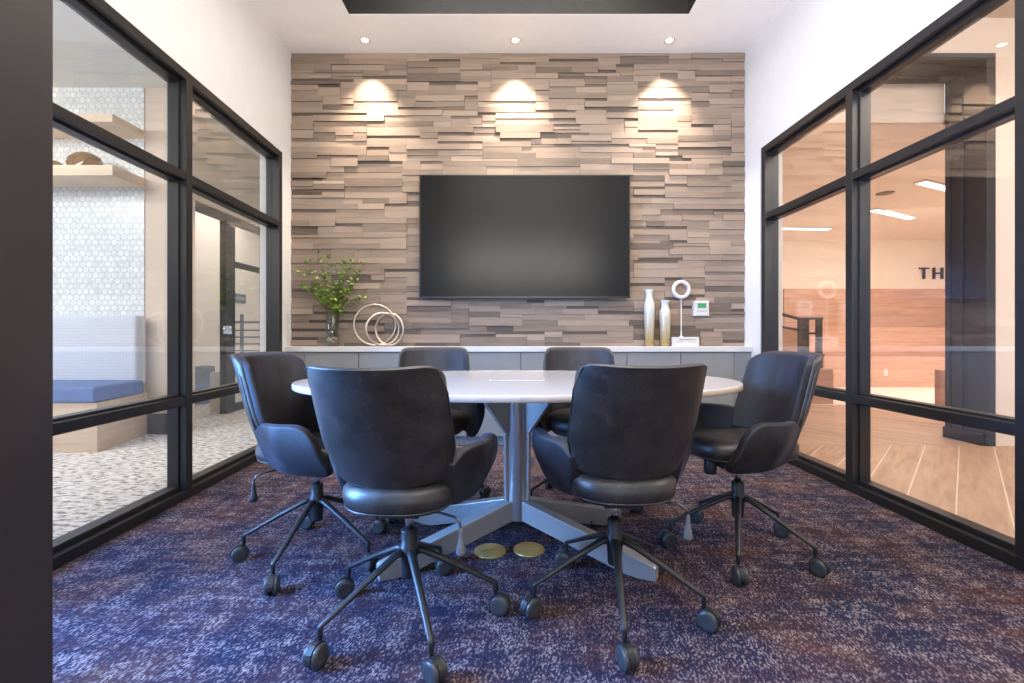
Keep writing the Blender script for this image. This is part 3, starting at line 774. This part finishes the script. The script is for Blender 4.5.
b = MB(); b.box(0, .003, -.13, .13, -.03, .03); b.build('lettering', 'cabinet_grey', sg_)
rl = thing('railing', (-4.45, 7.3, 0), 'dark horizontal-bar railing behind the glass partition', 'railing')
for hz in (1.17, 1.04, .93, .82, .71, .60, .45, .30):
    b = MB(); b.tube([(-.12, 0, hz), (.7, 0, hz)], .012 if hz < 1.1 else .018, 8); b.build('rail', 'portal_dark', rl)
for xx in (-.12, 0.02, .65):
    b = MB(); b.box(xx - .02, xx + .02, -.02, .02, 0, 1.3 if xx == .02 else 1.17); b.build('post', 'portal_dark', rl, bevel=.002)
b = MB(); b.box(-3.84, -3.665, 5.66, 5.9, 0, .50); tag(b.build('wooden_pedestal', 'wood_pale', bevel=.004), 'small pale wooden pedestal behind the glass door', 'pedestal')
bi = thing('waste_bin', (-4.42, 6.35, 0), 'blue waste bin with black liner behind the glass door', 'bin')
b = MB(); b.lathe([(0, 0), (.10, 0), (.13, .34), (.135, .345), (.125, .345), (.095, .01), (0, .01)], seg=24, cap=False); b.build('body', 'bin_blue', bi)
b = MB()
random.seed(2)
rr = [[((r + random.uniform(-.012, .012)) * math.cos(2 * PI * i / 24), (r + random.uniform(-.012, .012)) * math.sin(2 * PI * i / 24), z + random.uniform(-.01, .01)) for i in range(24)] for r, z in ((.142, .29), (.15, .32), (.145, .36), (.16, .44), (.15, .52), (.10, .50), (.09, .40))]
b.rings(rr, cap=False); b.build('bin_liner', 'bag_black', bi)

# ------------------------------------------------------------------ lobby seen through the right window
b = MB(); b.prism([(RX(-2) + .11, -2, -.1), (14, -2, -.1), (14, 6.25, -.1), (RX(4) + .11, 6.25, -.1)], (0, 0, .1))
struct(b.build('floor', 'wood_chevron'), 'chevron laid oak floor beyond the right window', 'floor')
b = MB(); b.box(2.2, 14, 6.25, 10, -.1, 0); struct(b.build('floor', 'lobby_tile'), 'pale tiled floor in front of the wooden tiers', 'floor')
b = MB(); b.box(2.20, 14, -2, 4.0, 3.75, 3.85); struct(b.build('ceiling', 'cream_wall'), 'cream ceiling of the near part of the lobby', 'ceiling')
b = MB(); b.box(2.20, 14, 4.34, 9.9, 3.0, 3.1); struct(b.build('ceiling', 'lobby_ceiling'), 'cream ceiling of the far lobby with linear lights', 'ceiling')
b = MB(); b.box(2.25, 13.9, 3.94, 4.34, 3.43, 3.75); b.box(4.20, 6.6, 3.94, 4.30, 0, 3.43); b.box(7.3, 14, 3.94, 4.34, 0, 3.43); b.box(6.6, 7.3, 3.94, 4.34, 2.1, 3.43)
b.box(2.25, 4.1, 4.3, 4.34, 3.0, 3.43)
struct(b.build('wall_right', 'cream_wall'), 'cream lobby wall around the dark portal', 'wall')
po = thing('portal_lining', (4.11, 3.94, 0), 'dark timber lining of the tall lobby opening', 'door frame', kind='structure'); po.name = 'trim_2'
b = MB(); b.box(0, .08, -.02, .36, 0, 3.43); b.build('jamb_panel', 'portal_dark', po, bevel=.004)
b = MB(); b.box(-.02, .0, .18, .20, 0, 3.37); b.box(-.012, .0, .30, .35, 0, 3.37); b.box(-.025, 0, .0, .36, 0, .10); b.build('jamb_trim', 'portal_dark', po, bevel=.002)
b = MB(); b.box(-1.85, .0, -.02, .36, 3.37, 3.43); b.build('head_panel', 'portal_dark', po, bevel=.004)
b = MB(); b.box(2.25, 14, 9.7, 9.8, 0, 3.0); b.box(2.25, 2.33, YB + .2, 9.7, 0, 3.0); b.box(13.9, 14, 4.3, 9.7, 0, 3.0)
struct(b.build('wall_right', 'cream_wall'), 'cream far wall of the lobby with dark letters', 'wall')
bl = thing('tiered_seating', (9.5, 8.3, 0), 'oak tiered bench seating along the far lobby wall', 'bench')
b = MB(); b.box(-3.8, 4.3, 0, 1.36, 0, .556); b.build('lower_tier', 'wood_bleacher', bl, bevel=.004)
b = MB(); b.box(-3.8, 4.3, .70, 1.36, .556, 1.11); b.build('upper_tier', 'wood_bleacher', bl, bevel=.004)
b = MB(); b.box(-3.72, 4.3, 1.36, 1.395, 0, 1.95); b.build('back_panel', 'wood_bleacher', bl, bevel=.004)
b = MB(); b.box((886 - CX) / F * 8.29 - 9.5 - .035, (886 - CX) / F * 8.29 - 9.5 + .035, -.008, 0, .21, .33); o = b.build('outlet_plate', 'paper_white', bl, bevel=.002); o['label'] = 'white outlet plate'
b = MB(); b.box(3.0, 4.46, 6.30, 7.3, 0, .49); tag(b.build('wooden_platform', 'wood_bleacher', bevel=.004), 'low oak platform block under the railing', 'platform')
b = MB(); b.box(5.2, 6.6, 5.5, 5.58, 0, .54); tag(b.build('wooden_platform', 'wood_bleacher', bevel=.004), 'low oak block just behind the dark portal', 'platform')
rl = thing('handrail', (4.1, 6.5, .49), 'dark stair railing standing on the oak platform', 'railing')
b = MB(); b.tube([(-.75, 0, .86), (-.26, 0, .78), (0, 0, .71), (.34, 0, .72)], .022, 10); b.build('top_rail', 'portal_dark', rl)
b = MB(); b.tube([(-.75, .02, .64), (-.26, .02, .60), (0, .02, .55), (.1, .02, .50), (.34, .02, .50)], .016, 10); b.build('lower_rail', 'portal_dark', rl)
for xa, xb in ((.0, .14), (.26, .33)):
    b = MB(); b.box(xa, xb, -.02, .04, 0, .72); b.build('post', 'portal_dark', rl, bevel=.003)
for ch, px in (('T', 919), ('H', 932)):
    cu = bpy.data.curves.new('t', 'FONT'); cu.body = ch; cu.size = .36; cu.extrude = .02
    to = bpy.data.objects.new('t', cu); C.objects.link(to)
    dg = bpy.context.evaluated_depsgraph_get(); me = bpy.data.meshes.new_from_object(to.evaluated_get(dg)); bpy.data.objects.remove(to)
    me.materials.clear(); me.materials.append(M['letter_dark'])
    o = bpy.data.objects.new('wall_letter', me); C.objects.link(o); o.location = (sx(px, 9.66), 9.66, sz(279, 9.66)); o.rotation_euler = (PI / 2, 0, 0)
    tag(o, 'dark raised letter %s on the cream far lobby wall' % ch, 'letter', 'raised letters on the lobby wall')
for (xa, ya), (xb, yb), nm in (((5.05, 8.55), (6.0, 8.6), 'farthest, near the tiers'), ((5.79, 7.27), (6.87, 7.8), 'middle, set at a slant'), ((5.36, 5.94), (6.4, 6.4), 'nearest to the dark portal')):
    d = Vector((xb - xa, yb - ya, 0)); L = d.length
    lt = thing('linear_light', ((xa + xb) / 2, (ya + yb) / 2, 3.0), 'linear white ceiling light in the far lobby, ' + nm, 'ceiling light', rz=math.atan2(d.y, d.x), group='linear lobby ceiling lights')
    b = MB(); b.box(-L / 2 - .02, L / 2 + .02, -.07, .07, -.02, -.001); b.build('housing', 'white_ceramic', lt)
    b = MB(); b.box(-L / 2, L / 2, -.055, .055, -.026, -.0205); b.build('diffuser', 'linear_glow', lt)
b = MB(); b.lathe([(.0, -.012), (.10, -.012), (.12, -.006), (.12, -.001)], (5.3, 6.45, 3.0), 6, cap=False); tag(b.build('ceiling_vent', 'cabinet_grey'), 'small grey hexagonal vent on the far lobby ceiling', 'vent')
b = MB(); b.box(6.62, 7.28, 4.0, 4.05, 0, 2.1); struct(b.build('door_2', 'frame_black'), 'dark lobby door right of the portal', 'door')

# ------------------------------------------------------------------ light
def area(name, loc, tgt, size, energy, col=(1, 1, 1), sy=None):
    l = bpy.data.lights.new(name, 'AREA'); l.energy = energy; l.color = col; l.size = size
    if sy: l.shape = 'RECTANGLE'; l.size_y = sy
    o = bpy.data.objects.new(name, l); C.objects.link(o); o.location = loc
    o.rotation_euler = (Vector(tgt) - Vector(loc)).to_track_quat('-Z', 'Y').to_euler()
    return o
area('overhead_fill', (.03, 2.3, 3.95), (.03, 2.3, 0), 2.0, 55, (1, .93, .84), 1.8)  # unseen fill added inside the recess to light the room from above
area('ceiling_lamp', (.1, .5, 3.47), (.1, .9, 0), 2.4, 40, (1, .93, .86), .8)
area('ceiling_bounce_fill', (.05, .0, 2.2), (.05, 1.1, 3.5), 2.6, 118, (1, .94, .86), 1.0)  # unseen upward fill added to brighten the ceiling; no fixture here
area('doorway_daylight', (.2, -1.6, .8), (.1, 2.5, 1.0), 2.4, 11, (.72, .84, 1), 1.6)
wd = area('window_daylight', (-2.35, .92, 1.2), (.2, 1.5, .45), 1.0, 185, (.16, .41, 1.0), 1.5); wd.data.spread = math.radians(115)
area('lounge_lamp', (-5.2, 2.0, 3.3), (-5.0, 3.4, .6), 2.4, 175, (1, .985, .96), 2.4)
area('lounge_lamp_warm', (-2.9, 5.2, 2.2), (-2.9, 5.2, 0), .6, 9, (1, .74, .5))
area('corridor_lamp', (-4.5, 8.2, 3.3), (-4.5, 8.2, 0), 1.6, 36, (1, .97, .94))
area('lobby_lamp', (4.2, 1.6, 3.7), (4.4, 2.6, 0), 2.4, 215, (1, .85, .75))
area('lobby_lamp_far', (7.5, 6.8, 2.95), (7.7, 7.6, 0), 4.0, 310, (1, .86, .76), 3.0)
w = bpy.data.worlds.new('world'); sc.world = w; w.use_nodes = True
w.node_tree.nodes['Background'].inputs[0].default_value = (.80, .88, 1, 1); w.node_tree.nodes['Background'].inputs[1].default_value = .6

sc.view_settings.view_transform = 'Standard'; sc.view_settings.look = 'None'; sc.view_settings.gamma = 1; sc.view_settings.use_curve_mapping = False
sc.view_settings.exposure = 0.45
sc.cycles.use_denoising = True
sc.cycles.max_bounces = 10; sc.cycles.transparent_max_bounces = 24; sc.cycles.diffuse_bounces = 5
sc.cycles.sample_clamp_indirect = 6; sc.cycles.caustics_reflective = False; sc.cycles.caustics_refractive = False
